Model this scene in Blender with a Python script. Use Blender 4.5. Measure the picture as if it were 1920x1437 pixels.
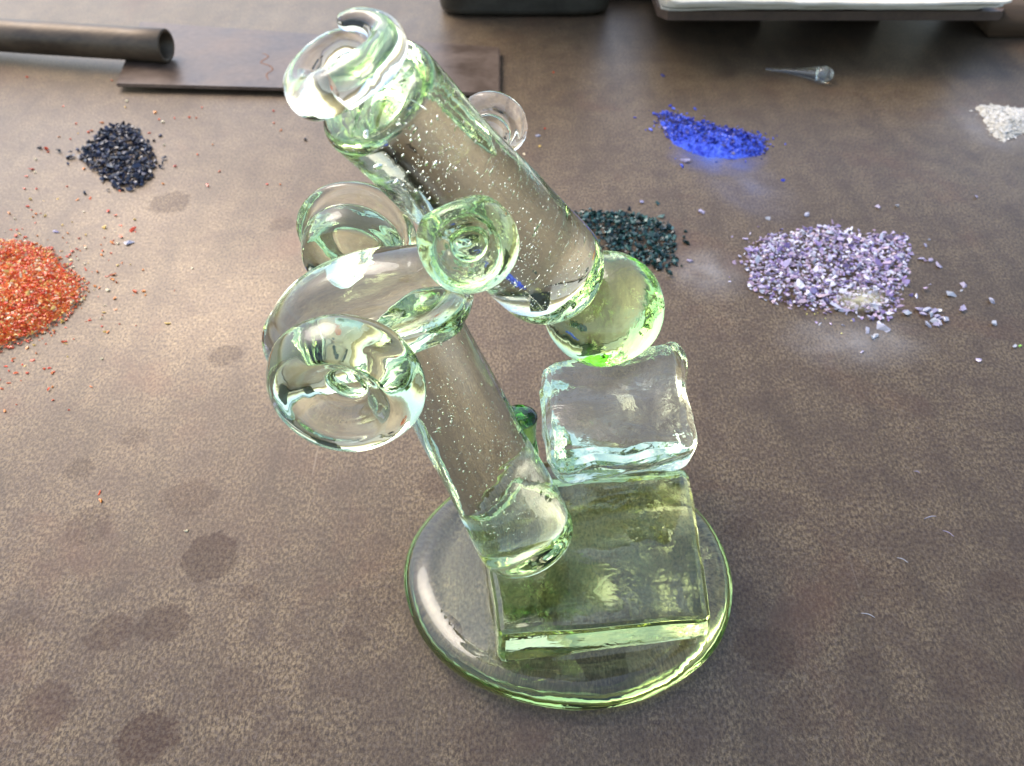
import bpy, bmesh, math, random
from mathutils import Vector, Matrix, noise
R = math.radians
rnd = random.Random(7)
S = bpy.context.scene
for o in list(bpy.data.objects): bpy.data.objects.remove(o)

# ------------------------------------------------------------------ camera, world, light, exposure
CAM = Vector((0.0, -0.2555, 0.340)); PITCH = 41.0; FPX = 1800.0
cd = bpy.data.cameras.new('camera'); cam = bpy.data.objects.new('camera', cd); S.collection.objects.link(cam)
cam.location = CAM; cam.rotation_euler = (R(90 - PITCH), 0, 0)
cd.sensor_width = 36; cd.lens = FPX / 1920 * 36; cd.clip_start = 0.01; cd.clip_end = 100
cd.dof.use_dof = True; cd.dof.focus_distance = 0.345; cd.dof.aperture_fstop = 22
S.camera = cam
w = bpy.data.worlds.new('World'); S.world = w; w.use_nodes = True
wn = w.node_tree.nodes; wl = w.node_tree.links
bg = wn['Background']; sky = wn.new('ShaderNodeTexSky'); sky.sky_type = 'NISHITA'; sky.sun_disc = False
SUN_EL, SUN_AZ = 54.0, -52.0          # azimuth measured clockwise from +Y (away from the camera)
sky.sun_elevation = R(SUN_EL); sky.sun_rotation = R(SUN_AZ); sky.air_density = 1.0; sky.dust_density = 3.0; sky.ozone_density = 1.0
wl.new(sky.outputs[0], bg.inputs[0]); bg.inputs[1].default_value = 0.15
ld = bpy.data.lights.new('sun', 'SUN'); ld.energy = 0.40; ld.angle = R(30); ld.color = (1, .96, .9)
sun = bpy.data.objects.new('sun', ld); S.collection.objects.link(sun)
sd = Vector((math.sin(R(SUN_AZ)) * math.cos(R(SUN_EL)), math.cos(R(SUN_AZ)) * math.cos(R(SUN_EL)), math.sin(R(SUN_EL))))
sun.rotation_euler = sd.to_track_quat('Z', 'Y').to_euler(); sun.location = sd * 3
S.view_settings.view_transform = 'Standard'; S.view_settings.look = 'None'; S.view_settings.exposure = 1.5
S.view_settings.gamma = 1.0; S.view_settings.use_curve_mapping = False
cy = S.cycles
cy.max_bounces = 24; cy.transmission_bounces = 24; cy.glossy_bounces = 8; cy.diffuse_bounces = 3; cy.transparent_max_bounces = 12
cy.caustics_reflective = True; cy.caustics_refractive = True; cy.blur_glossy = 0.3; cy.sample_clamp_indirect = 6.0
cy.use_denoising = True

# ------------------------------------------------------------------ coordinates read off the photograph (1920 x 1437)
def ray(px, py):
    d = Vector(((px - 960) / FPX, -(py - 718.5) / FPX, -1))
    return Matrix.Rotation(R(90 - PITCH), 3, 'X') @ d
def on_z(px, py, z=0.0):
    d = ray(px, py); return CAM + d * ((z - CAM.z) / d.z)
def on_y(px, py, y=0.0):
    d = ray(px, py); return CAM + d * ((y - CAM.y) / d.y)

# ------------------------------------------------------------------ materials
def mat(name):
    m = bpy.data.materials.new(name); m.use_nodes = True
    nt = m.node_tree; return m, nt, nt.nodes, nt.links, nt.nodes['Principled BSDF']
def N(nt, typ, **k):
    n = nt.nodes.new(typ)
    for a, b in k.items():
        if a in ('inp',):
            for i, v in b.items(): n.inputs[i].default_value = v
        else: setattr(n, a, b)
    return n
def tex(nt, scale, detail=4, rough=.55, vec=None, dist=0.0):
    n = N(nt, 'ShaderNodeTexNoise'); n.inputs['Scale'].default_value = scale; n.inputs['Detail'].default_value = detail
    n.inputs['Roughness'].default_value = rough; n.inputs['Distortion'].default_value = dist
    if vec is not None: nt.links.new(vec, n.inputs['Vector'])
    return n
def ramp(nt, src, stops):
    n = N(nt, 'ShaderNodeValToRGB'); cr = n.color_ramp
    while len(cr.elements) < len(stops): cr.elements.new(.5)
    for e, (p, c) in zip(cr.elements, stops): e.position = p; e.color = c if len(c) == 4 else (*c, 1)
    nt.links.new(src, n.inputs[0]); return n
def mix(nt, fac, a, b, mode='MIX'):
    n = N(nt, 'ShaderNodeMix', data_type='RGBA', blend_type=mode)
    for i, v in ((0, fac), (6, a), (7, b)):
        if hasattr(v, 'is_linked') or hasattr(v, 'links'): nt.links.new(v, n.inputs[i])
        else: n.inputs[i].default_value = v if i == 0 else (*v, 1) if len(v) == 3 else v
    return n.outputs[2]
def math_(nt, op, a, b=None, clamp=False):
    n = N(nt, 'ShaderNodeMath', operation=op, use_clamp=clamp)
    for i, v in ((0, a), (1, b)):
        if v is None: continue
        if hasattr(v, 'links'): nt.links.new(v, n.inputs[i])
        else: n.inputs[i].default_value = v
    return n.outputs[0]
def bump(nt, h, strength, dist, bsdf):
    b = N(nt, 'ShaderNodeBump'); b.inputs['Strength'].default_value = strength; b.inputs['Distance'].default_value = dist
    nt.links.new(h, b.inputs['Height']); nt.links.new(b.outputs[0], bsdf.inputs['Normal'])

def glass(name, sig, wav=0.25, wscale=60, wdist=.0012, rough=0.0):
    """clear glass body; sig = absorption per metre (r, g, b)"""
    m, nt, n, l, p = mat(name)
    p.inputs['Base Color'].default_value = (1, 1, 1, 1); p.inputs['Roughness'].default_value = rough
    p.inputs['IOR'].default_value = 1.5; p.inputs['Transmission Weight'].default_value = 1
    tc = N(nt, 'ShaderNodeTexCoord')
    t = tex(nt, wscale, 3, .5, tc.outputs['Object'], .6)
    bump(nt, t.outputs[0], wav, wdist, p)
    d = max(sig) * 1.15
    va = N(nt, 'ShaderNodeVolumeAbsorption'); va.inputs[0].default_value = (*[1 - s / d for s in sig], 1); va.inputs[1].default_value = d
    l.new(va.outputs[0], n['Material Output'].inputs['Volume'])
    return m
G_BODY = glass('pale_green_glass', (4.2, 2.3, 6.6))
G_BASE = glass('yellow_green_glass', (5.5, 3.0, 11), .3, 45)
G_BLOCK = glass('olive_green_glass', (4.6, 3.2, 12), .4, 70, .0010)
G_DEEP = glass('deep_green_glass', (12, 4.0, 22), .6, 70, .0016)
G_PRUNT = glass('bottle_green_glass', (110, 45, 130), .4, 140)
G_CLEAR = glass('water_clear_glass', (5.5, 3.4, 8.5), .8, 85, .0013)
G_KNOB = glass('lens_green_glass', (6, 2.8, 11.5), .22, 80)

def steel_table():
    m, nt, n, l, p = mat('rusty_steel')
    tc = N(nt, 'ShaderNodeTexCoord'); v = tc.outputs['Object']
    mp = N(nt, 'ShaderNodeMapping'); mp.inputs['Scale'].default_value = (1, .55, 1); l.new(v, mp.inputs[0])
    fine = tex(nt, 820, 3, .75, mp.outputs[0]); med = tex(nt, 55, 5, .6, v, .4); big = tex(nt, 7, 4, .55, v); rust = tex(nt, 12, 5, .62, v, .5)
    wear = tex(nt, 560, 3, .75, v)
    c = ramp(nt, fine.outputs[0], [(.38, (.040, .022, .008)), (.50, (.128, .083, .038)), (.62, (.270, .190, .100))]).outputs[0]
    c = mix(nt, ramp(nt, med.outputs[0], [(.40, (0, 0, 0)), (.66, (1, 1, 1))]).outputs[0], c, mix(nt, .55, c, (.058, .030, .016)))
    c = mix(nt, ramp(nt, wear.outputs[0], [(.52, (0, 0, 0)), (.62, (.7, .7, .7))]).outputs[0], c, (.165, .12, .080))
    c = mix(nt, ramp(nt, rust.outputs[0], [(.56, (0, 0, 0)), (.72, (.45, .45, .45))]).outputs[0], c, (.12, .044, .018))
    c = mix(nt, ramp(nt, big.outputs[0], [(.40, (0, 0, 0)), (.62, (.55, .55, .55))]).outputs[0], c, mix(nt, .6, c, (.065, .044, .026)))
    # dried oil spots, each with its own ragged outline
    wob = tex(nt, 210, 4, .65, v); wob2 = tex(nt, 40, 3, .6, v)
    tot = None
    spots = [(395,1045,56,.8),(275,1385,60,1.1),(305,1170,48,.8),(205,1185,44,.75),(165,985,50,.45),(80,1325,58,.7),(355,935,48,.4),(470,1112,24,.6),
             (700,1130,50,.4),(440,1300,55,.4),(318,380,42,.5),(425,665,34,.35),(1390,990,34,.6),(1440,1220,60,.75),(530,420,26,.3),(660,1195,26,.5),(1670,1100,60,.4),(820,905,36,.5),
             (1810,1270,70,.35),(900,1400,50,.45),(150,880,30,.4),(30,1180,40,.5),(250,820,26,.3),(560,1390,44,.5),(640,1290,24,.4),(1500,1330,50,.5),(1620,1240,36,.4),(1400,1130,40,.45),(1880,1100,44,.5),(1250,1400,60,.35),(560,700,40,.3)]
    sx = N(nt, 'ShaderNodeSeparateXYZ'); l.new(v, sx.inputs[0])
    for (px, py, r, s) in spots:
        c0 = on_z(px, py); r0 = (on_z(px + r, py) - c0).length
        d = N(nt, 'ShaderNodeVectorMath', operation='DISTANCE'); l.new(v, d.inputs[0]); d.inputs[1].default_value = (c0.x, c0.y, 0)
        a = math_(nt, 'DIVIDE', d.outputs['Value'], r0)
        a = math_(nt, 'ADD', a, math_(nt, 'MULTIPLY', math_(nt, 'SUBTRACT', wob.outputs[0], .5), 1.0))
        a = math_(nt, 'ADD', a, math_(nt, 'MULTIPLY', math_(nt, 'SUBTRACT', wob2.outputs[0], .5), .9))
        a = math_(nt, 'MULTIPLY', math_(nt, 'SUBTRACT', 1.0, a), 8.0, True)
        a = math_(nt, 'MULTIPLY', a, s)
        tot = a if tot is None else math_(nt, 'MAXIMUM', tot, a)
    tot = math_(nt, 'MULTIPLY', tot, ramp(nt, wear.outputs[0], [(.36, (1, 1, 1)), (.60, (.55, .55, .55))]).outputs[0])
    c = mix(nt, math_(nt, 'MULTIPLY', tot, .95), c, mix(nt, .70, c, (.042, .016, .008)))
    mp2 = N(nt, 'ShaderNodeMapping'); mp2.inputs['Scale'].default_value = (1, .05, 1); mp2.inputs['Rotation'].default_value = (0, 0, R(16)); l.new(v, mp2.inputs[0])
    scr = tex(nt, 420, 2, .5, mp2.outputs[0]); scm = tex(nt, 9, 2, .5, v)
    sc = math_(nt, 'MULTIPLY', ramp(nt, scr.outputs[0], [(.70, (0, 0, 0)), (.76, (1, 1, 1))]).outputs[0], ramp(nt, scm.outputs[0], [(.50, (0, 0, 0)), (.62, (.3, .3, .3))]).outputs[0])
    c = mix(nt, sc, c, (.30, .24, .17))
    mp3 = N(nt, 'ShaderNodeMapping'); mp3.inputs['Scale'].default_value = (1, .16, 1); mp3.inputs['Rotation'].default_value = (0, 0, R(-5)); l.new(v, mp3.inputs[0])
    brush = tex(nt, 60, 4, .6, mp3.outputs[0]); c = mix(nt, ramp(nt, brush.outputs[0], [(.45, (0, 0, 0)), (.68, (.55, .55, .55))]).outputs[0], c, mix(nt, .6, c, (.040, .024, .012)))
    l.new(c, p.inputs['Base Color'])
    p.inputs['Metallic'].default_value = .25; p.inputs['IOR'].default_value = 1.6
    rr = ramp(nt, big.outputs[0], [(.3, (.42,) * 3), (.7, (.52,) * 3)]).outputs[0]; rr = mix(nt, math_(nt, 'MULTIPLY', tot, .8), rr, (.8, .8, .8)); l.new(rr, p.inputs['Roughness'])
    h = math_(nt, 'ADD', math_(nt, 'MULTIPLY', fine.outputs[0], .5), math_(nt, 'MULTIPLY', wear.outputs[0], .6))
    bump(nt, h, .35, .0003, p)
    return m
M_TABLE = steel_table()

def metal(name, c1, c2, rough=.35, scale=60, metallic=.6, stretch=(1, 1, 1)):
    m, nt, n, l, p = mat(name)
    tc = N(nt, 'ShaderNodeTexCoord'); mp = N(nt, 'ShaderNodeMapping'); mp.inputs['Scale'].default_value = stretch; l.new(tc.outputs['Object'], mp.inputs[0])
    t = tex(nt, scale, 6, .65, mp.outputs[0], .3); t2 = tex(nt, scale * 8, 3, .6, mp.outputs[0])
    f = math_(nt, 'ADD', math_(nt, 'MULTIPLY', t.outputs[0], .7), math_(nt, 'MULTIPLY', t2.outputs[0], .3))
    l.new(ramp(nt, f, [(.35, c1), (.65, c2)]).outputs[0], p.inputs['Base Color'])
    l.new(ramp(nt, t.outputs[0], [(.3, (rough * .8,) * 3), (.7, (rough * 1.3,) * 3)]).outputs[0], p.inputs['Roughness'])
    p.inputs['Metallic'].default_value = metallic
    bump(nt, f, .25, .0004, p)
    return m
M_PLATE = metal('blued_steel', (.075, .048, .030), (.17, .12, .085), .36, 22, .3)
M_CHANNEL = metal('dark_brown_steel', (.045, .030, .017), (.12, .085, .048), .42, 40, .4, (.4, 1, 1))
M_BIN = metal('black_painted_tin', (.028, .024, .015), (.060, .052, .034), .5, 30, .2)
M_COVER = metal('brown_leather', (.06, .035, .02), (.12, .075, .045), .55, 50, 0)
M_WOOD = metal('old_wood', (.04, .024, .012), (.11, .068, .035), .6, 30, 0, (.1, 1, 1))
M_PAPER = metal('cream_paper', (.52, .46, .33), (.74, .69, .56), .8, 12, 0)
M_RUSTMARK = metal('rust_scale', (.14, .06, .03), (.22, .10, .05), .7, 200, 0)

def frit(name, cols, rough=.18, trans=.0, per='object', sat=None):
    m, nt, n, l, p = mat(name)
    if per == 'object':
        oi = N(nt, 'ShaderNodeObjectInfo'); r = oi.outputs['Random']
    else:
        g = N(nt, 'ShaderNodeNewGeometry'); r = g.outputs['Random Per Island']
    rp = ramp(nt, r, [(i / len(cols), c) for i, c in enumerate(cols)]); rp.color_ramp.interpolation = 'CONSTANT'
    tc = N(nt, 'ShaderNodeTexCoord'); t = tex(nt, 700, 2, .5, tc.outputs['Object'])
    l.new(mix(nt, .35, rp.outputs[0], mix(nt, t.outputs[0], (0, 0, 0), rp.outputs[0])), p.inputs['Base Color'])
    p.inputs['Roughness'].default_value = rough; p.inputs['Transmission Weight'].default_value = trans; p.inputs['IOR'].default_value = 1.5
    return m
def frit2(name, cols, **k): return frit(name, cols, per='object', **k), frit(name + '_fine', cols, per='island', **k)
M_BLACK, M_BLACKF = frit2('black_frit', [(.008, .008, .014), (.020, .022, .038), (.045, .050, .085), (.012, .012, .02)], rough=.16)
M_GREEN, M_GREENF = frit2('dark_green_frit', [(.010, .034, .028), (.018, .06, .050), (.045, .12, .10), (.006, .018, .015)], rough=.16)
M_PURPLE, M_PURPLEF = frit2('lilac_frit', [(.60, .50, .68), (.44, .34, .58), (.76, .70, .82), (.56, .40, .52), (.34, .24, .48), (.82, .78, .88), (.66, .50, .55), (.84, .82, .88)], rough=.12, trans=.2)
M_RED, M_REDF = frit2('red_orange_frit', [(.88, .11, .02), (.92, .28, .03), (.86, .10, .03), (.94, .26, .05), (.95, .60, .14), (.90, .15, .03), (.86, .10, .04), (.96, .78, .45)], rough=.2, trans=.1)
M_BLUE, M_BLUEF = frit2('cobalt_frit', [(.03, .05, .45), (.01, .015, .12), (.05, .10, .65), (.02, .02, .22), (.10, .16, .75)], rough=.35)
M_LAV, _ = frit2('pale_lavender_glass_chip', [(.62, .60, .68), (.55, .48, .62), (.70, .70, .72), (.50, .44, .58)], rough=.1, trans=.35)

def powder(name, c1, c2, scale=500, alpha_edge=False):
    m, nt, n, l, p = mat(name)
    tc = N(nt, 'ShaderNodeTexCoord'); t = tex(nt, scale, 4, .65, tc.outputs['Object']); t2 = tex(nt, scale / 8, 3, .6, tc.outputs['Object'])
    f = math_(nt, 'ADD', math_(nt, 'MULTIPLY', t.outputs[0], .6), math_(nt, 'MULTIPLY', t2.outputs[0], .4))
    l.new(ramp(nt, f, [(.38, c1), (.62, c2)]).outputs[0], p.inputs['Base Color']); p.inputs['Roughness'].default_value = .9
    p.inputs['Specular IOR Level'].default_value = .2
    bump(nt, f, .6, .001, p)
    return m
M_BLUEPOW = powder('cobalt_powder', (.012, .02, .28), (.08, .15, .70))
M_WHITEPOW = powder('cream_powder', (.34, .31, .24), (.60, .57, .49))
M_REDBED = powder('red_orange_bed', (.50, .05, .015), (.90, .26, .06), 1300)
def dust(name, col, cover):
    m, nt, n, l, p = mat(name)
    at = N(nt, 'ShaderNodeAttribute', attribute_name='thick')
    tc = N(nt, 'ShaderNodeTexCoord'); t = tex(nt, 350, 4, .7, tc.outputs['Object'])
    a = math_(nt, 'MULTIPLY', at.outputs['Fac'], math_(nt, 'ADD', t.outputs[0], .35))
    l.new(math_(nt, 'MULTIPLY', a, cover, True), p.inputs['Alpha'])
    p.inputs['Base Color'].default_value = (*col, 1); p.inputs['Roughness'].default_value = 1; p.inputs['Specular IOR Level'].default_value = 0
    return m
M_DBLUE = dust('thin_blue_dust', (.12, .22, .75), .45)
M_DBLUE2 = dust('faint_blue_dust', (.30, .36, .6), .12)
M_DWHITE = dust('thin_white_dust', (.62, .60, .58), .22)
M_DYELLOW = dust('thin_yellow_dust', (.62, .58, .36), .6)

# ------------------------------------------------------------------ object helpers
def link(name, me, m, parent=None, smooth=True):
    o = bpy.data.objects.new(name, me); S.collection.objects.link(o)
    if m and not me.materials: me.materials.append(m)
    if parent: o.parent = parent
    if smooth:
        for f in me.polygons: f.use_smooth = True
    return o
def mesh(name, v, f):
    me = bpy.data.meshes.new(name); me.from_pydata([tuple(p) for p in v], [], f); me.update(); return me
def tag(o, label=None, cat=None, group=None, kind=None):
    if label: o['label'] = label
    if cat: o['category'] = cat
    if group: o['group'] = group
    if kind: o['kind'] = kind
    return o
def empty(name, loc, label, cat, group=None):
    o = bpy.data.objects.new(name, None); S.collection.objects.link(o); o.location = loc; o.empty_display_size = .01
    return tag(o, label, cat, group)
def frame(axis, up=Vector((0, 0, 1))):
    z = axis.normalized(); x = up.cross(z)
    if x.length < 1e-4: x = Vector((1, 0, 0))
    x.normalize(); return x, z.cross(x), z
def wobble(v, amp, fr, seed=0.0):
    off = Vector((seed * 3.1, seed * 1.7, seed * 2.3))
    return [p + noise.noise_vector(p * fr + off) * amp for p in v]
def smooth_path(pts, n=10):
    """Catmull-Rom through (vector, radius)"""
    out = []; P = [pts[0]] + list(pts) + [pts[-1]]
    for i in range(1, len(P) - 2):
        for k in range(n):
            t = k / n; a, b, c, d = P[i - 1], P[i], P[i + 1], P[i + 2]
            f = lambda j: .5 * ((2 * b[j]) + (c[j] - a[j]) * t + (2 * a[j] - 5 * b[j] + 4 * c[j] - d[j]) * t * t + (3 * b[j] - a[j] - 3 * c[j] + d[j]) * t ** 3)
            out.append((f(0), f(1)))
    out.append(pts[-1]); return out
def sweep(pts, seg=48, cap=6, n=10, flat=1.0, flatdir=None):
    """closed rounded sweep; pts = [(Vector, r)]"""
    path = smooth_path(pts, n); V = []; F = []
    rings = []
    t0 = (path[1][0] - path[0][0]).normalized(); t1 = (path[-1][0] - path[-2][0]).normalized()
    r0, r1 = path[0][1], path[-1][1]
    for k in range(cap, 0, -1):
        a = k / (cap + .0) * (math.pi / 2) * .97; rings.append((path[0][0] - t0 * r0 * math.sin(a), r0 * math.cos(a), t0))
    for i, (p, r) in enumerate(path):
        a = path[max(i - 1, 0)][0]; b = path[min(i + 1, len(path) - 1)][0]; rings.append((p, r, (b - a).normalized()))
    for k in range(1, cap + 1):
        a = k / (cap + .0) * (math.pi / 2) * .97; rings.append((path[-1][0] + t1 * r1 * math.sin(a), r1 * math.cos(a), t1))
    x, y, z = frame(rings[0][2])
    for (p, r, t) in rings:
        x = (x - t * x.dot(t)).normalized(); y = t.cross(x)
        for k in range(seg):
            a = 2 * math.pi * k / seg; q = x * math.cos(a) + y * math.sin(a)
            if flatdir is not None: q = q - flatdir * q.dot(flatdir) * (1 - flat)
            V.append(p + q * r)
    for i in range(len(rings) - 1):
        for k in range(seg):
            a = i * seg + k; b = i * seg + (k + 1) % seg; F.append((a, b, b + seg, a + seg))
    V.append(rings[0][0]); c0 = len(V) - 1; V.append(rings[-1][0]); c1 = len(V) - 1; L = (len(rings) - 1) * seg
    for k in range(seg):
        F.append((c0, (k + 1) % seg, k)); F.append((c1, L + k, L + (k + 1) % seg))
    return V, F
def lathe(prof, centre, axis, seg=72, ex=1.0, up=Vector((0, 0, 1))):
    """prof = [(r, h)] from bottom pole to top pole, r=0 at both ends; h along axis"""
    x, y, z = frame(axis, up); V = []; F = []; ids = []
    for (r, h) in prof:
        if r < 1e-7: V.append(centre + z * h); ids.append([len(V) - 1])
        else:
            s = len(V)
            for k in range(seg):
                a = 2 * math.pi * k / seg; V.append(centre + z * h + (x * math.cos(a) * ex + y * math.sin(a)) * r)
            ids.append(list(range(s, s + seg)))
    for A, B in zip(ids, ids[1:]):
        for k in range(seg):
            a, b = A[k % len(A)], A[(k + 1) % len(A)]; c, d = B[(k + 1) % len(B)], B[k % len(B)]
            if len(A) == 1: F.append((a, c, d))
            elif len(B) == 1: F.append((a, b, c))
            else: F.append((a, b, c, d))
    return V, F
def rprof(pts, n=8):
    """smooth a lathe profile"""
    q = smooth_path([(Vector((p[0], p[1], 0)), 0) for p in pts], n)
    return [(max(v.x, 0) if 0 < i < len(q) - 1 else 0, v.y) for i, (v, _) in enumerate(q)]
def rcyl(r0, r1, L, c0, c1, n=7, m=24):
    """profile of a cylinder with rounded ends: radius r0 at the bottom, r1 at the top"""
    P = [(0, 0), ((r0 - c0) * .5, 0.0)]
    for k in range(n + 1):
        a = k / n * math.pi / 2; P.append((r0 - c0 + c0 * math.sin(a), c0 - c0 * math.cos(a)))
    for k in range(1, m):
        t = k / m; P.append((r0 + (r1 - r0) * t, c0 + (L - c0 - c1) * t))
    for k in range(n + 1):
        a = k / n * math.pi / 2; P.append((r1 - c1 + c1 * math.cos(a), L - c1 + c1 * math.sin(a)))
    P += [((r1 - c1) * .5, L), (0, L)]
    return P
def bubbles(V, F, inside, n, rmin, rmax, extra=()):
    """tiny air seeds: closed octahedra with their faces turned inwards, in the body's own mesh"""
    V = list(V); F = list(F); nb = len(F)
    items = []
    while len(items) < n:
        c = inside()
        if noise.noise(c * 90) + .25 > rnd.random() * .9 - .1: items.append((c, rmin + (rmax - rmin) * rnd.random() ** 6))
    items += list(extra)
    for (c, r) in items:
        if r > .0006:
            b = bmesh.new(); bmesh.ops.create_icosphere(b, subdivisions=2, radius=r); s = len(V)
            V += [c + v.co for v in b.verts]; F += [tuple(s + v.index for v in reversed(f.verts)) for f in b.faces]; b.free(); continue
        s = len(V); V += [c + Vector(d) * r * (1 if abs(d[2]) < .5 else rnd.uniform(.9, 2.4)) for d in ((1, 0, 0), (-1, 0, 0), (0, 1, 0), (0, -1, 0), (0, 0, 1), (0, 0, -1))]
        for (i, j, k) in ((0, 2, 4), (2, 1, 4), (1, 3, 4), (3, 0, 4), (2, 0, 5), (1, 2, 5), (3, 1, 5), (0, 3, 5)): F.append((s + k, s + j, s + i))
    return V, F

# ------------------------------------------------------------------ steel table
def slab(name, c, sx, sy, z0, z1, m, rot=0, bev=.001, parent=None, seg=2):
    b = bmesh.new(); bmesh.ops.create_cube(b, size=1)
    for v in b.verts: v.co = Vector((v.co.x * sx, v.co.y * sy, (v.co.z + .5) * (z1 - z0) + z0))
    bmesh.ops.bevel(b, geom=b.edges[:] , offset=bev, segments=seg, affect='EDGES')
    bmesh.ops.rotate(b, verts=b.verts, cent=(0, 0, 0), matrix=Matrix.Rotation(rot, 3, 'Z')); bmesh.ops.translate(b, verts=b.verts, vec=(c[0], c[1], 0))
    me = bpy.data.meshes.new(name); b.to_mesh(me); b.free(); return link(name, me, m, parent)
table = slab('table_top', (0, .55), 3.2, 2.6, -.012, 0, M_TABLE, bev=.002)
tag(table, 'brown mottled steel work table top with oil spots', kind='structure')

# ------------------------------------------------------------------ glass microscope
C0 = on_z(1066, 1100, .004)
scope = empty('glass_microscope', (C0.x, C0.y, 0), 'pale green hot-sculpted glass microscope standing on the steel table', 'glass sculpture')
def part(name, V, F, m, amp=0.0, fr=40, seed=0, label=None, smooth=True):
    V = wobble(V, amp, fr, seed) if amp else V
    me = mesh(name, [p - scope.location for p in V], F)
    o = link(name, me, m, scope, smooth)
    if label: o['label'] = label
    return o
# base disc
rb = .0700
prof = rprof([(0, .0004), (.045, .0004), (rb - .012, .0006), (rb - .004, .0030), (rb, .0088), (rb - .003, .0140), (rb - .010, .0166), (rb - .019, .0164), (.035, .0158), (0, .0158)], 7)
V, F = lathe(prof, Vector((0, 0, 0)), Vector((0, 0, 1)), 120)
V = [Vector((p.x + C0.x, p.y * .925 + C0.y + .004, p.z)) for p in V]
part('base_disc', V, F, G_BASE, .0014, 26, 4)
# block on the disc
def block(quad_bot, quad_top, bev, cuts=3, amp=.0006, fr=60, seed=0, puff=0.0):
    b = bmesh.new(); vs = [b.verts.new(p) for p in quad_bot + quad_top]
    for f in ((3, 2, 1, 0), (4, 5, 6, 7), (0, 1, 5, 4), (1, 2, 6, 5), (2, 3, 7, 6), (3, 0, 4, 7)): b.faces.new([vs[i] for i in f])
    bmesh.ops.bevel(b, geom=b.edges[:] , offset=bev, segments=4, profile=.55, affect='EDGES')
    bmesh.ops.subdivide_edges(b, edges=b.edges[:], cuts=cuts, use_grid_fill=True)
    b.verts.index_update(); V = [v.co.copy() for v in b.verts]; F = [tuple(v.index for v in f.verts) for f in b.faces]; b.free()
    return V, F
zt = .0440; zb = .0182
qt = [on_z(934, 1192, zt), on_z(1335, 1164, zt), on_z(1288, 872, zt), on_z(896, 897, zt)]
qb = [on_z(934, 1250, zb), on_z(1333, 1198, zb), on_z(1296, 925, zb), on_z(900, 960, zb)]
V, F = block(qb, qt, .0046, 6)
part('base_block', V, F, G_BLOCK, .0009, 55, 2)
# cube
zc0 = .0455; zc1 = .0760
qb = [on_z(1046, 921, zc0), on_z(1296, 884, zc0), on_z(1276, 702, zc0 + .001), on_z(1040, 748, zc0)]
qt = [on_z(1014, 866, zc1), on_z(1312, 842, zc1), on_z(1280, 622, zc1 + .001), on_z(1006, 672, zc1)]
V, F = block(qb, qt, .0090, 7)
part('stage_cube', V, F, G_CLEAR, .0028, 75, 5, 'clear colourless rippled ice-like cube')
# post
pb = on_y(1002, 1038, -.0185); pt = on_y(768, 598, .001)
ax = pt - pb; L = ax.length + .004
V, F = lathe(rcyl(.0190, .0156, L, .0105, .006), pb, ax)
x_, y_, z_ = frame(ax)
def in_post():
    a = rnd.random() * 6.283; r = .0125 * math.sqrt(rnd.random()); return pb + z_ * (.012 + rnd.random() * (L - .02)) + (x_ * math.cos(a) + y_ * math.sin(a)) * r
V = wobble(V, .0010, 30, 3)
V, F = bubbles(V, F, in_post, 1300, .00010, .00036)
part('post', V, F, G_BODY)
# arm
y0 = .004
arm = [(on_y(577, 640, y0 - .004), .0155), (on_y(610, 606, y0 - .002), .0168), (on_y(660, 580, y0), .0176), (on_y(730, 562, y0), .0180), (on_y(795, 550, y0), .0168)]
V, F = sweep(arm, 72, 12); part('arm', V, F, G_BODY, .0012, 35, 7)
# body tube
ta = on_y(692, 171, -.0253); te = on_y(1062, 540, .016); ax = te - ta; L = ax.length
x_, y_, z_ = frame(ax)
V, F = lathe(rcyl(.0166, .0190, L, .0040, .0140), ta, ax, 96)
def in_tube():
    a = rnd.random() * 6.283; r = .0155 * math.sqrt(rnd.random()); return ta + z_ * (.008 + rnd.random() * (L - .014)) + (x_ * math.cos(a) + y_ * math.sin(a)) * r
V = wobble(V, .0012, 28, 9)
ex = [(ta + z_ * .014 - y_ * .008, .0009), (ta + z_ * .022 - y_ * .008, .0006)]
V, F = bubbles(V, F, in_tube, 1800, .00010, .00036, ex)
part('body_tube', V, F, G_BODY)
# objective bead under the tube
oc = on_y(1128, 578, .026); oax = (oc - te).normalized()
V, F = lathe(rprof([(0, -.017), (.012, -.0152), (.0195, -.009), (.0220, 0), (.0205, .0080), (.0135, .0135), (.006, .0152), (0, .0155)]), oc, oax, 72, 1.0)
part('objective', V, F, G_DEEP, .0016, 45, 11, 'rounded yellow green glass bead')
# eyepiece: a gathered ring whose loose tail laps over its own start
ec = on_y(645, 140, -.033); en = -z_; ex1 = (Vector((1, 0, 0)) - en * en.x).normalized(); ey1 = en.cross(ex1)
ring = [(on_y(x, y, d), q) for (x, y, d, q) in ((648, 42, -.020, .0024), (670, 37, -.020, .0030), (697, 42, -.021, .0035), (720, 60, -.024, .0042), (726, 90, -.029, .0050), (704, 122, -.036, .0054), (665, 148, -.041, .0055), (622, 172, -.043, .0055),
        (584, 182, -.040, .0053), (565, 162, -.034, .0047), (577, 126, -.027, .0040), (604, 96, -.022, .0034), (636, 80, -.018, .0031), (662, 82, -.016, .0030), (684, 94, -.016, .0026))]
V, F = sweep(ring, 40, 6, 8); part('eyepiece', V, F, G_KNOB, .0009, 60, 13)
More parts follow.
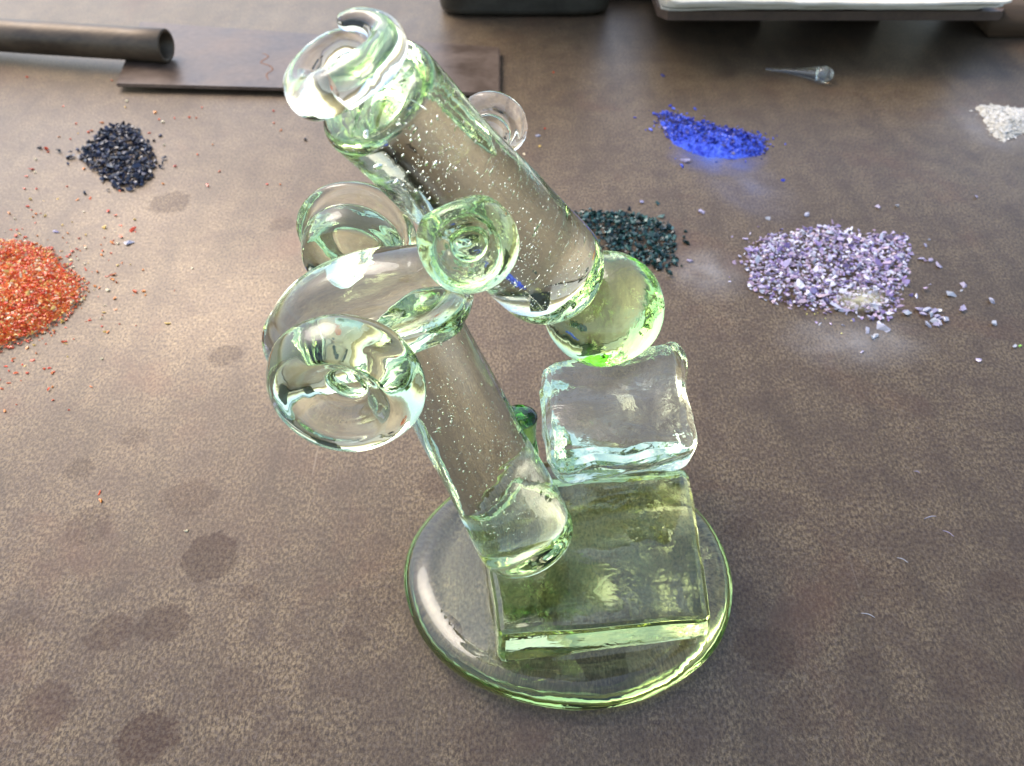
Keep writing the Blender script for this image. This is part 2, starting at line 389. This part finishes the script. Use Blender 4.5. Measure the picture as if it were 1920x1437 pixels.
# knobs: flattened gathers with a dimple in the face
def knob(name, c, r, thick, dimple, axis, m, seed, ex=1.0, amp=.0008, neck=None):
    t = thick / 2
    P = [(0, -t * .95), (r * .45, -t), (r * .82, -t * .72), (r, 0), (r * .86, t * .72), (r * .66, t * .98), (r * .54, t * .84), (r * .42, t * (1 - dimple * .60)), (r * .30, t * (1 - dimple * .92)), (r * .14, t * (1 - dimple * 1.06)), (0, t * (1 - dimple * 1.08))]
    if neck: P = [(0, -t - neck[1]), (neck[0] * .8, -t - neck[1]), (neck[0], -t - neck[1] * .6), (neck[0] * 1.05, -t * .9), (r * .80, -t * .62), (r, 0), (r * .86, t * .72), (r * .66, t * .98), (r * .54, t * .84), (r * .42, t * (1 - dimple * .60)), (r * .30, t * (1 - dimple * .92)), (r * .14, t * (1 - dimple * 1.06)), (0, t * (1 - dimple * 1.08))]
    V, F = lathe(rprof(P), c, axis, 96, ex); return part(name, V, F, m, amp, 50, seed)
knob('focus_knob', on_y(650, 718, -.029), .0240, .025, .75, Vector((-.08, -1, .12)), G_KNOB, 17, 1.04, neck=(.0105, .012))
knob('focus_knob', on_y(668, 440, .034), .0210, .016, .5, Vector((.05, 1, .10)), G_KNOB, 19, neck=(.0165, .009))
knob('fine_adjustment_knob', on_y(879, 455, -.029), .0142, .017, .7, Vector((.0, -1, .42)), G_DEEP, 23, neck=(.0085, .008))
knob('fine_adjustment_knob', on_y(922, 234, .030), .0112, .011, .4, Vector((.12, 1, .0)), G_CLEAR, 29, neck=(.006, .008))
# green prunt that ties the post to the stage
g = [(on_y(974, 782, .004), .0068), (on_y(975, 818, .003), .0062), (on_y(982, 850, .002), .0056), (on_y(990, 890, .006), .0045), (on_y(1020, 945, .000), .0040), (on_y(1052, 985, -.006), .0032)]
V, F = sweep(g, 28, 4, 6); V = V[:0] + [p + Vector((0, 0, -.0045)) * max(0, (p.z - g[0][0].z) / .0062) for p in V]; part('green_strut', V, F, G_PRUNT, .0006, 80, 31, 'short deep green glass strut')

# ------------------------------------------------------------------ things at the back of the table
def slab_thing(name, corners, z0, z1, m, bev, parent=None):
    b = bmesh.new(); vs = [b.verts.new((p.x, p.y, z)) for z in (z0, z1) for p in corners]
    for f in ((3, 2, 1, 0), (4, 5, 6, 7), (0, 1, 5, 4), (1, 2, 6, 5), (2, 3, 7, 6), (3, 0, 4, 7)): b.faces.new([vs[i] for i in f])
    bmesh.ops.bevel(b, geom=b.edges[:], offset=bev, segments=2, affect='EDGES')
    me = bpy.data.meshes.new(name); b.to_mesh(me); b.free(); return link(name, me, m, parent, False)
pz = .0065
plate = slab_thing('steel_plate', [on_z(216, 158, pz), on_z(938, 176, pz), on_z(938, 88, pz), on_z(262, 40, pz)], .0035, pz, M_PLATE, .0012)
tag(plate, 'thin blued steel plate lying flat behind the eyepiece', 'steel plate')
# rust squiggle on the plate
sq = [(492, 100), (503, 106), (489, 117), (505, 123), (511, 131), (500, 139), (503, 150)]
V, F = sweep([(on_z(x, y, pz + .0001), .0009 if i not in (0, 6) else .0004) for i, (x, y) in enumerate(sq)], 8, 2, 4)
V = [Vector((p.x, p.y, pz + (p.z - pz) * .25)) for p in V]
o = link('rust_mark', mesh('rust_mark', V, F), M_RUSTMARK); o.parent = plate
# steel pipe with its open end over the plate's corner
def pipe():
    ro, ri, n, m = .0140, .0112, 40, 12; a = on_z(312, 86, ro + pz); b = on_z(-320, 46, ro + .001); d = (b - a).normalized(); x, y, z = frame(d); V = []; F = []
    prof = [(ri, .25), (ri, .0004), (ri + .0004, 0), (ro - .0005, 0), (ro, .0006)] + [(ro, (b - a).length * k / m) for k in range(1, m + 1)] + [(ri, (b - a).length), (ri, .25)]
    for (r_, h) in prof:
        for k in range(n): t = 2 * math.pi * k / n; V.append(a + d * h + (x * math.cos(t) + y * math.sin(t)) * r_)
    for i in range(len(prof) - 1):
        for k in range(n): A = i * n + k; B = i * n + (k + 1) % n; F.append((A, B, B + n, A + n))
    return wobble(V, .0004, 60, 3), F
V, F = pipe(); o = link('steel_pipe', mesh('steel_pipe', V, F), M_CHANNEL); tag(o, 'dark brown steel pipe with its open end over the plate corner', 'steel pipe')
# dark tin bin
def bin_():
    a = on_z(822, 34); b = on_z(1146, 36); c = (a + b) / 2; W = (b - a).length / 2; D = .11; V = []; F = []; n = 40
    def loop(z, g, s=0):
        out = []
        for k in range(n):
            t = 2 * math.pi * k / n; ct, st = math.cos(t), math.sin(t); e = .32
            x = math.copysign(abs(ct) ** e, ct) * (W + g); y = math.copysign(abs(st) ** e, st) * (D / 2 + g); out.append(Vector((c.x + x, c.y + D / 2 + y, z)))
        return out
    L = [loop(.001, -.006), loop(.004, -.001), loop(.008, 0), loop(0.132, .003), loop(0.260, .005), loop(0.264, .007), loop(0.271, .007), loop(0.273, .004), loop(0.260, .002), loop(.01, -.003)]
    for q in L: V += q
    for i in range(len(L) - 1):
        for k in range(n): F.append((i * n + k, i * n + (k + 1) % n, (i + 1) * n + (k + 1) % n, (i + 1) * n + k))
    F.append(tuple(range(n - 1, -1, -1))); s = (len(L) - 1) * n; F.append(tuple(range(s, s + n)))
    return V, F
V, F = bin_(); o = link('tin_box', mesh('tin_box', V, F), M_BIN); tag(o, 'dark rounded tin box between the eyepiece and the notebook', 'box')
# notebook: leather cover and separate leaves of paper
nb0 = on_z(1240, 42); nb1 = on_z(1885, 42)
book = empty('notebook', (nb0.x + .18, nb0.y + .1, 0), 'thick open notebook with cream leaves on a brown cover', 'notebook')
def book_slab(name, x0, x1, y0, y1, z0, z1, m, bev, wave=0.0, seed=0):
    nx, ny = 40, 8; V = []; F = []
    for s, z in ((0, z0), (1, z1)):
        for j in range(ny + 1):
            for i in range(nx + 1):
                u, v = i / nx, j / ny; cx = min(u, 1 - u) * (x1 - x0); cr = bev
                inset = cr - math.sqrt(max(cr * cr - max(cr - cx, 0) ** 2, 0)) if cx < cr else 0
                x = x0 + (x1 - x0) * u; y = y0 + inset + (y1 - y0 - inset) * v
                zz = z + wave * noise.noise(Vector((x * 12, y * 6, seed))) + wave * .5 * noise.noise(Vector((x * 40, y * 6, seed)))
                y += (wave * 2.2 * noise.noise(Vector((x * 10, 3, seed * 2.0)))) * (1 - v)
                V.append(Vector((x, y, zz)) - book.location)
    K = (nx + 1) * (ny + 1); W_ = nx + 1
    for j in range(ny):
        for i in range(nx):
            a = j * W_ + i; F.append((a, a + W_, a + W_ + 1, a + 1)); F.append((K + a, K + a + 1, K + a + W_ + 1, K + a + W_))
    for i in range(nx):
        F.append((i, i + 1, K + i + 1, K + i)); a = ny * W_ + i; F.append((a, K + a, K + a + 1, a + 1))
    for j in range(ny):
        a = j * W_; F.append((a, K + a, K + a + W_, a + W_)); a = j * W_ + nx; F.append((a, a + W_, K + a + W_, K + a))
    return link(name, mesh(name, V, F), m, book, False)
zc = .028
def bx(px, py, z): return on_z(px, py, z)
c0 = bx(1236, 22, zc); c1 = bx(1896, 22, zc)
book_slab('cover', c0.x, c1.x, c0.y, c0.y + .30, .020, zc, M_COVER, .012)
for i in range(11):
    z = zc + .0006 + i * .0027; q0 = bx(1240 + i * 2, 17 - i * 1.0, z); q1 = bx(1868 + i * 3 - (22 if i < 2 else 0), 17 - i * 1.0, z)
    book_slab('page', q0.x, q1.x, q0.y + .0022 * ((i * 7) % 5 - 1), q0.y + .29, z, z + .0018, M_PAPER, .004, .0014, i * 1.7)
for i in range(2):   # feet of the board it lies on
    b_ = slab('spacer', (0, 0), .02, .20, .0, .0198, M_WOOD, bev=.001); b_.parent = book
    b_.location = Vector((c0.x + .10 + i * (c1.x - c0.x - .2), c0.y + .16, 0)) - book.location
q = bx(1893, 40, .02)
o = slab('wooden_strip', (q.x + .10, q.y + .06), .22, .10, .001, .030, M_WOOD, bev=.0015); tag(o, 'strip of old brown wood beside the notebook', 'wood')
q = on_z(1190, 4)
o = slab('steel_bar', (q.x, q.y + .02), .16, .03, .0005, .020, M_BIN, bev=.0015); tag(o, 'dark steel bar lying between tin box and notebook', 'steel bar')

# ------------------------------------------------------------------ frit heaps and scattered chips
def chip_mesh(name, seed, flat=.6, m=None, long=1.0):
    r = random.Random(seed); b = bmesh.new()
    for i in range(9):
        v = Vector((r.gauss(0, 1), r.gauss(0, 1), r.gauss(0, 1))).normalized() * r.uniform(.75, 1.05)
        b.verts.new((v.x * long, v.y * .85, v.z * flat))
    res = bmesh.ops.convex_hull(b, input=b.verts[:]); bad = [v for v in b.verts if not v.link_faces]
    bmesh.ops.delete(b, geom=bad, context='VERTS'); me = bpy.data.meshes.new(name); b.to_mesh(me); b.free()
    if m: me.materials.append(m)
    return me
def chipset(name, m, n=6, flat=.6, long=1.2, seed=0): return [chip_mesh(name, seed * 100 + i, flat, m, long * (1 + .25 * (i % 3))) for i in range(n)]
def inside(poly, x, y):
    c = False; j = len(poly) - 1
    for i in range(len(poly)):
        (xi, yi), (xj, yj) = poly[i], poly[j]
        if (yi > y) != (yj > y) and x < (xj - xi) * (y - yi) / (yj - yi) + xi: c = not c
        j = i
    return c
def edge_d(poly, x, y):
    best = 9; j = len(poly) - 1; p = Vector((x, y))
    for i in range(len(poly)):
        a, b_ = Vector(poly[j]), Vector(poly[i]); t = max(0, min(1, (p - a).dot(b_ - a) / max((b_ - a).length_squared, 1e-12))); best = min(best, (a + (b_ - a) * t - p).length); j = i
    return best
def tpoly(pts): return [tuple(on_z(x, y).xy) for x, y in pts]
def mound_h(poly, x, y, hmax, ramp_):
    d = edge_d(poly, x, y); t = min(1, d / ramp_); return hmax * (1 - (1 - t) ** 2) * (.85 + .3 * noise.noise(Vector((x * 60, y * 60, 1))))
def scatter(poly, n, fuzz, dens=None):
    xs = [p[0] for p in poly]; ys = [p[1] for p in poly]; out = []; 
    while len(out) < n:
        x = rnd.uniform(min(xs), max(xs)); y = rnd.uniform(min(ys), max(ys))
        if not inside(poly, x, y): continue
        d = edge_d(poly, x, y)
        if d < fuzz and rnd.random() > .25 + .75 * d / fuzz: continue
        if rnd.random() < .08: x += rnd.gauss(0, fuzz * 1.2); y += rnd.gauss(0, fuzz * 1.2)
        out.append((x, y))
    return out
def heap(name, label, cat, poly, n, size, hmax, ramp_, chips, fine, n_fine, fine_scale=.7, fuzz=.004, chipname='chip', jz=.5):
    cx = sum(p[0] for p in poly) / len(poly); cy_ = sum(p[1] for p in poly) / len(poly)
    root = empty(name, (cx, cy_, 0), label, cat, 'heaps of coloured glass frit on the table')
    pts = scatter(poly, n, fuzz)
    for (x, y) in pts:
        z = (mound_h(poly, x, y, hmax, ramp_) if inside(poly, x, y) else 0); s = size * (.5 + 1.0 * rnd.random() ** 1.6)
        o = bpy.data.objects.new(chipname, rnd.choice(chips)); S.collection.objects.link(o); o.parent = root
        o.location = (x - cx, y - cy_, z + s * .55 + rnd.random() * s * jz); o.scale = (s,) * 3; o.rotation_euler = (rnd.gauss(0, .5), rnd.gauss(0, .5), rnd.random() * 6.3)
    if n_fine:
        V = []; F = []
        for (x, y) in scatter(poly, n_fine, fuzz):
            me = rnd.choice(chips); z = (mound_h(poly, x, y, hmax, ramp_) if inside(poly, x, y) else 0) * rnd.random() ** .5; s = size * fine_scale * rnd.uniform(.5, 1.3)
            M = Matrix.Rotation(rnd.random() * 6.3, 3, 'Z') @ Matrix.Rotation(rnd.gauss(0, .7), 3, 'X'); k = len(V)
            V += [M @ v.co * s + Vector((x - cx, y - cy_, z + s * .5)) for v in me.vertices]; F += [tuple(k + i for i in f.vertices) for f in me.polygons]
        o = link('fine_' + chipname, mesh('fine', V, F), fine, root, False); o['kind'] = 'stuff'
    return root
def bed(root, poly, hmax, ramp_, m, name, step=.0022, fall=.5, rough=.0006):
    xs = [p[0] for p in poly]; ys = [p[1] for p in poly]; nx = int((max(xs) - min(xs)) / step) + 2; ny = int((max(ys) - min(ys)) / step) + 2
    V = []; F = []; idx = {}
    for j in range(ny + 1):
        for i in range(nx + 1):
            x, y = min(xs) + i * step, min(ys) + j * step; ins = inside(poly, x, y)
            z = mound_h(poly, x, y, hmax, ramp_) + rough * noise.noise(Vector((x * 300, y * 300, 4))) if ins else -.0006
            idx[i, j] = len(V); V.append(Vector((x, y, z)) - root.location)
    for j in range(ny):
        for i in range(nx):
            q = [idx[i, j], idx[i + 1, j], idx[i + 1, j + 1], idx[i, j + 1]]
            if any(V[k].z > 0 for k in q): F.append(q)
    o = link(name, mesh(name, V, F), m, root); o['kind'] = 'stuff'; return o
def dusting(root, cx, cy_, rx, ry, rot, m, name, z=.0004):
    V = []; F = []; n = 28; T = []
    c = on_z(cx, cy_); 
    for j in range(n + 1):
        for i in range(n + 1):
            u, v = i / n * 2 - 1, j / n * 2 - 1; p = Vector((u * rx, v * ry, 0)); p.rotate(Matrix.Rotation(rot, 3, 'Z'))
            V.append(Vector((c.x + p.x, c.y + p.y, z)) - (root.location if root else Vector())); d = math.hypot(u, v)
            T.append(max(0, 1 - d) ** 1.2 * (1 + .8 * noise.noise(Vector((u * 3, v * 3, cx)))))
    for j in range(n):
        for i in range(n): a = j * (n + 1) + i; F.append((a, a + 1, a + n + 2, a + n + 1))
    me = mesh(name, V, F); at = me.attributes.new('thick', 'FLOAT', 'POINT')
    for i, t in enumerate(T): at.data[i].value = max(0, t)
    return link(name, me, m, root)

CH_BLACK = chipset('black_chip', M_BLACK, 6, .7, .85, 1); CH_GREEN = chipset('green_chip', M_GREEN, 6, .7, .85, 2)
CH_PURPLE = chipset('lilac_chip', M_PURPLE, 8, .5, 1.15, 3); CH_RED = chipset('red_chip', M_RED, 6, .7, 1.0, 4)
CH_BLUE = chipset('blue_chip', M_BLUE, 6, .7, 1.2, 5); M_WHITEF = frit('cream_grains', [(.5, .46, .36), (.68, .64, .54), (.60, .57, .5), (.74, .70, .62)], rough=.5, per='island')
CH_WHITE = chipset('cream_grain', M_WHITEF, 5, .6, 1.5, 7)
CH_LAV = chipset('lavender_chip', M_LAV, 6, .5, 1.2, 6)

black = tpoly([(150, 292), (172, 262), (205, 240), (240, 234), (266, 246), (282, 272), (294, 305), (286, 335), (252, 360), (222, 356), (186, 334), (160, 316)])
heap('frit_heap', 'heap of coarse black glass frit beside the steel pipe and plate', 'glass frit', black, 290, .0022, .0030, .012, CH_BLACK, M_BLACKF, 800, .85)
green = tpoly([(1060, 400), (1125, 398), (1170, 402), (1200, 404), (1262, 425), (1268, 455), (1270, 500), (1245, 514), (1200, 500), (1130, 470), (1060, 450)])
heap('frit_heap', 'heap of dark green glass frit beside the lower end of the tube', 'glass frit', green, 290, .0021, .0030, .012, CH_GREEN, M_GREENF, 650, .85)
purple = tpoly([(1385, 478), (1410, 446), (1455, 438), (1520, 428), (1560, 420), (1620, 440), (1700, 436), (1712, 470), (1708, 515), (1690, 560), (1672, 600), (1650, 615), (1600, 592), (1545, 590), (1480, 576), (1440, 570), (1405, 545), (1392, 508)])
pur = heap('frit_heap', 'wide heap of lilac glass frit beside the green heap', 'glass frit', purple, 300, .0020, .0035, .022, CH_PURPLE, M_PURPLEF, 2200, .7, .009)
dusting(pur, 1612, 575, .020, .013, .3, M_DYELLOW, 'yellow_dust', .0050)
redp = tpoly([(-120, 470), (-60, 452), (0, 450), (50, 452), (100, 468), (130, 500), (165, 530), (160, 565), (125, 602), (60, 640), (0, 664), (-120, 690)])
red = heap('frit_heap', 'heap of bright red orange glass frit by the table corner', 'glass frit', redp, 300, .0013, .010, .035, CH_RED, M_REDF, 9000, .75, .022)
bed(red, [(a + (red.location.x - a) * .12, b + (red.location.y - b) * .12) for a, b in redp], .0080, .035, M_REDBED, 'frit_bed', rough=.0015)
bluep = tpoly([(1225, 214), (1255, 214), (1290, 226), (1330, 235), (1390, 246), (1440, 262), (1438, 290), (1400, 296), (1340, 292), (1285, 276), (1250, 262), (1240, 236)])
blue = heap('frit_heap', 'small heap of cobalt blue powder and grains', 'glass frit', bluep, 290, .0014, .0052, .014, CH_BLUE, M_BLUEF, 2200, .6, .006, jz=.3)
bed(blue, tpoly([(1236, 228), (1290, 236), (1390, 256), (1436, 276), (1425, 292), (1370, 300), (1310, 294), (1262, 270)]), .0046, .014, M_BLUEPOW, 'powder', .0012, rough=.0022)
dusting(blue, 1345, 292, .040, .034, -.1, M_DBLUE, 'blue_dust', .0006)
dusting(blue, 1395, 350, .035, .06, .35, M_DBLUE2, 'blue_dust', .0010).scale = (1, 1, 1)
whitep = tpoly([(1828, 200), (1860, 200), (1900, 205), (1990, 208), (1990, 240), (1920, 250), (1880, 268), (1858, 252), (1845, 226)])
wcx = on_z(1900, 230)
wh = empty('powder_heap', (wcx.x, wcx.y, 0), 'cream white powder heap at the table edge beyond the lilac frit', 'glass powder', 'heaps of coloured glass frit on the table')
bed(wh, whitep, .006, .018, M_WHITEPOW, 'powder', .0018, rough=.003)
V = []; F = []
for (x, y) in scatter(whitep, 1500, .006):
    me = rnd.choice(CH_WHITE); sz = .0011 * rnd.uniform(.4, 1.3); M = Matrix.Rotation(rnd.random() * 6.3, 3, 'Z'); k = len(V)
    V += [M @ v.co * sz + Vector((x, y, (mound_h(whitep, x, y, .006, .018) if inside(whitep, x, y) else 0) + sz * .4)) - wh.location for v in me.vertices]; F += [tuple(k + i for i in f.vertices) for f in me.polygons]
link('grains', mesh('grains', V, F), M_WHITEF, wh, False)['kind'] = 'stuff'
dusting(wh, 1860, 240, .035, .05, 0, M_DWHITE, 'white_dust')
o = dusting(None, 1325, 512, .03, .035, .2, M_DWHITE, 'dust_smudge'); tag(o, 'faint white dust smudge between green and lilac heaps', 'dust', kind='stuff')
o = dusting(None, 1600, 640, .05, .03, .0, M_DWHITE, 'dust_smudge'); tag(o, 'faint white dust smudge below the lilac heap', 'dust', kind='stuff')

def singles(name, pts, size, chips, label, group, cat='glass chip'):
    for q in pts:
        x, y = q[0], q[1]; k = q[2] if len(q) > 2 else 1.0; p = on_z(x, y); s = size * k * rnd.uniform(.85, 1.15)
        o = bpy.data.objects.new(name, rnd.choice(chips)); S.collection.objects.link(o)
        o.location = (p.x, p.y, s * .42); o.scale = (s,) * 3; o.rotation_euler = (rnd.gauss(0, .2), rnd.gauss(0, .2), rnd.random() * 6.3); tag(o, label(x, y, k) if callable(label) else label, cat, group)
def orange_label(x, y, k):
    if (x, y) in ((315, 607), (173, 726), (4, 730), (349, 997), (1038, 137)): return {(315, 607): 'lone orange grain on bare steel beside the arm', (173, 726): 'lone orange grain on bare steel below the red heap', (4, 730): 'lone orange grain at the table edge under the red heap', (349, 997): 'lone orange grain above an oil spot on the steel', (1038, 137): 'lone orange grain just past the plate end'}[x, y]
    if y > 900: return 'upper of two orange grains side by side on the steel' if y < 930 else 'lower of two orange grains side by side on the steel'
    sz = 'larger' if k >= 1.5 else 'small' if k >= 1.2 else 'tiny'
    if x > 900: w_ = 'beside the rear fine knob and tube'
    elif y < 210: w_ = 'just in front of the steel plate' if x > 200 else 'just in front of the steel pipe'
    elif y < 270: w_ = 'between the plate and the black heap' if 180 < x < 420 else 'in front of the plate near the eyepiece' if x > 400 else 'beyond the black heap under the pipe'
    elif y < 330: w_ = 'beside the black heap, on its outer left' if x < 160 else 'beside the black heap, on its right'
    elif y < 380: w_ = 'between the black heap and the red heap' if x < 260 else 'on bare steel between black heap and rear knob'
    elif y < 470: w_ = 'beyond the far rim of the red heap' if x < 180 else 'on bare steel right of the far rim of the red heap'
    else: w_ = 'strewn off the right flank of the red heap'
    return sz + ' orange glass grain ' + w_
def lilac_label(x, y, k):
    sz = 'larger' if k >= 1.3 else 'small' if k >= 1.0 else 'tiny'
    if x < 300: w_ = 'stray among the orange grains'
    elif x < 1100: w_ = 'stray beside the tube under the rear knob'
    elif x < 1300 or y < 400 and x < 1350: w_ = 'stray near the dark green heap'
    elif y < 420: w_ = 'stray beyond the far rim of the lilac heap' if x < 1700 else 'stray between lilac and white heaps'
    elif y < 510: w_ = 'just off the right end of the lilac heap'
    elif 1700 < x < 1780 and y > 575: w_ = 'in the small cluster beside the lilac heap'
    elif x >= 1780: w_ = 'lying alone far right of the lilac heap'
    else: w_ = 'fallen off the near edge of the lilac heap'
    return sz + ' pale lilac glass chip ' + w_
orange = [(51,146),(210,152),(238,191,1.4),(235,202),(119,200),(191,232,1.4),(291,212,1.5),(306,230,1.5),(328,222),(298,225),(355,221),(368,222),(379,203),(513,209),(514,232),(526,245),(143,233),(172,246),(166,249),(147,251),(111,257),(132,262),(280,251),(308,273),(398,272),(371,291),(87,281,1.8),(90,286),(67,300),(60,318,1.6),(66,324),(50,332),(329,313,1.2),(411,322),(389,350,1.4),(46,355),(69,355),(57,375,1.2),(145,375,1.2),(170,373),(306,346),(501,347),(525,347),(158,318),(224,359),
 (52,388),(204,398,1.6),(217,405),(17,402,1.3),(68,402),(157,398),(129,438,1.5),(117,423),(196,428,1.5),(226,424),(250,433,1.9),(228,445,1.3),(210,456,1.3),(222,458),(253,413),(30,444,1.5),(47,446,1.2),(160,463),(221,499),(213,516,1.5),(213,525,1.3),(159,496),(159,507,1.2),(253,549,1.8),(270,548,1.3),(202,546,1.4),(215,561),(315,607,1.4),(173,726,1.1),(4,730),(52,654,1.1),(185,925,1.3),(189,941,1.2),(349,997,1.2),
 (1022,242),(1012,276,1.3),(982,290),(1038,137),(960,300)]
singles('orange_grain', orange, .00115, CH_RED, orange_label, 'stray orange grains', 'glass grain')
singles('black_chip', [(75,279,1.2),(110,285,1.6),(300,256,1.1),(308,299,1.6),(128,309,1.1),(158,364,1.3),(573,263,1.4),(130,298,1.5),(138,296,1.5),(146,284,1.3),(150,298,1.4)], .0017, CH_BLACK, lambda x, y, k: 'lone black glass chip on the table beside the back focus knob' if x > 500 else 'lone black chip, lowest, below the black heap' if y > 350 else ('larger' if k >= 1.3 else 'small') + (' stray black glass chip just beyond the right edge of the black heap' if x > 200 else ' stray black glass chip trailing from the left edge of the black heap'), 'stray black chips')
singles('green_chip', [(1232,383,1.1),(1288,457,1.3),(1285,436),(1180,394,1.2),(1240,408,1.1)], .0020, CH_GREEN, 'stray dark green glass chip beside the dark green heap', 'stray dark green chips')
singles('blue_grain', [(1242,143,1.3),(1220,245,1.2),(1256,200,1.1),(1262,206,1.3),(1280,222,1.5),(1288,214),(1225,214,1.3),(1467,340,1.2),(1280,314,1.5),(1450,262,1.1)], .0015, CH_BLUE, lambda x, y, k: 'dark grain on bare steel between blue heap and tube' if x == 1280 else 'lone blue grain nearer the lilac heap' if x == 1467 else 'stray blue grain by the pointed end of the blue heap' if x < 1230 else 'lone dark grain between notebook and blue heap' if y == 143 else 'stray dark blue grain along the far rim of the blue heap', 'stray blue grains', 'glass grain')
singles('lilac_chip', [(1439,411,1.3),(1511,405,1.2),(1644,389),(1683,387,.8),(1829,371),(1733,463,1.1),(1727,487),(1742,490,1.3),(1760,500,1.4),(1804,535,1.2),(1782,555,1.4),(1861,568,1.2),(1805,581,1.3),(1862,609,1.3),(1701,590,1.3),(1698,586),(1834,677),(1903,651,.7),(1654,618,1.4),(1662,620,1.2),(1625,621),(1633,635,1.3),(1640,632),(1616,661,.6),
  (1726,582,1.2),(1738,584,1.3),(1750,586,1.3),(1760,584,1.1),(1731,592,1.3),(1743,594,1.4),(1755,596,1.3),(1766,598,1.2),(1772,602,1.3),(1748,603,1.4),(1740,612,1.2),(1752,610,1.2),(1760,606,1.1),
  (1201,381,1.2),(1314,399,1.1),(1285,303,1.4),(1296,491,1.2),(242,458,1.2),(105,436,.9),(1008,256,.8),(1803,546,.5)], .0021, CH_LAV, lilac_label, 'stray pale lilac chips')
singles('green_grain', [(12,466,1.6),(1912,650,.8)], .0015, chipset('lime_chip', frit('lime_frit', [(.25, .55, .08), (.3, .6, .1)]), 2, .7, 1, 9), 'tiny lime green glass grain on the table', 'stray lime grains', 'glass grain')
singles('yellow_grain', [(1513,590),(1527,590,.9),(1547,598),(1597,602,.9),(1578,626,.9),(1533,588,.8)], .0008, chipset('yellow_chip', frit('yellow_frit', [(.8, .7, .08), (.85, .75, .2)]), 2, .7, 1, 10), 'tiny yellow glass grain below the lilac heap', 'stray yellow grains', 'glass grain')

# clear glass drop with a drawn-out tail
dz = .0045
dp = [(on_z(1437, 130, .0014), .0008), (on_z(1470, 133, .0020), .0014), (on_z(1500, 136, .0034), .0030), (on_z(1525, 138, .0054), .0052), (on_z(1543, 140, .0068), .0067), (on_z(1548, 140, .0066), .0064)]
V, F = sweep(dp, 28, 5, 8); o = link('glass_drop', mesh('glass_drop', V, F), G_CLEAR); tag(o, 'clear glass drop with a thin drawn-out tail, in front of the notebook', 'glass drop')

# fine glass slivers lying on the steel
for (x, y, x1, y1, lab) in ((1615, 1150, 1640, 1158, 'hair-thin bright glass sliver on the bare steel, lowest of the slivers'), (1682, 1046, 1702, 1055, 'hair-thin bright glass sliver on the steel above the lowest one'),
                       (1733, 973, 1755, 968, 'hair-thin sliver pointing up to the right on bare steel'), (1768, 995, 1788, 1006, 'hair-thin sliver slanting down beside another sliver'), (1714, 884, 1724, 887, 'short glass sliver, topmost on the bare steel')):
    a, b_ = on_z(x, y, .0003), on_z(x1, y1, .0003); V, F = sweep([(a, .00012), ((a + b_) / 2 + Vector((.0004, .0006, 0)), .0002), (b_, .0001)], 6, 2, 4)
    tag(link('glass_sliver', mesh('glass_sliver', V, F), CH_LAV[0].materials[0]), lab, 'glass sliver', 'slivers on the bare steel')
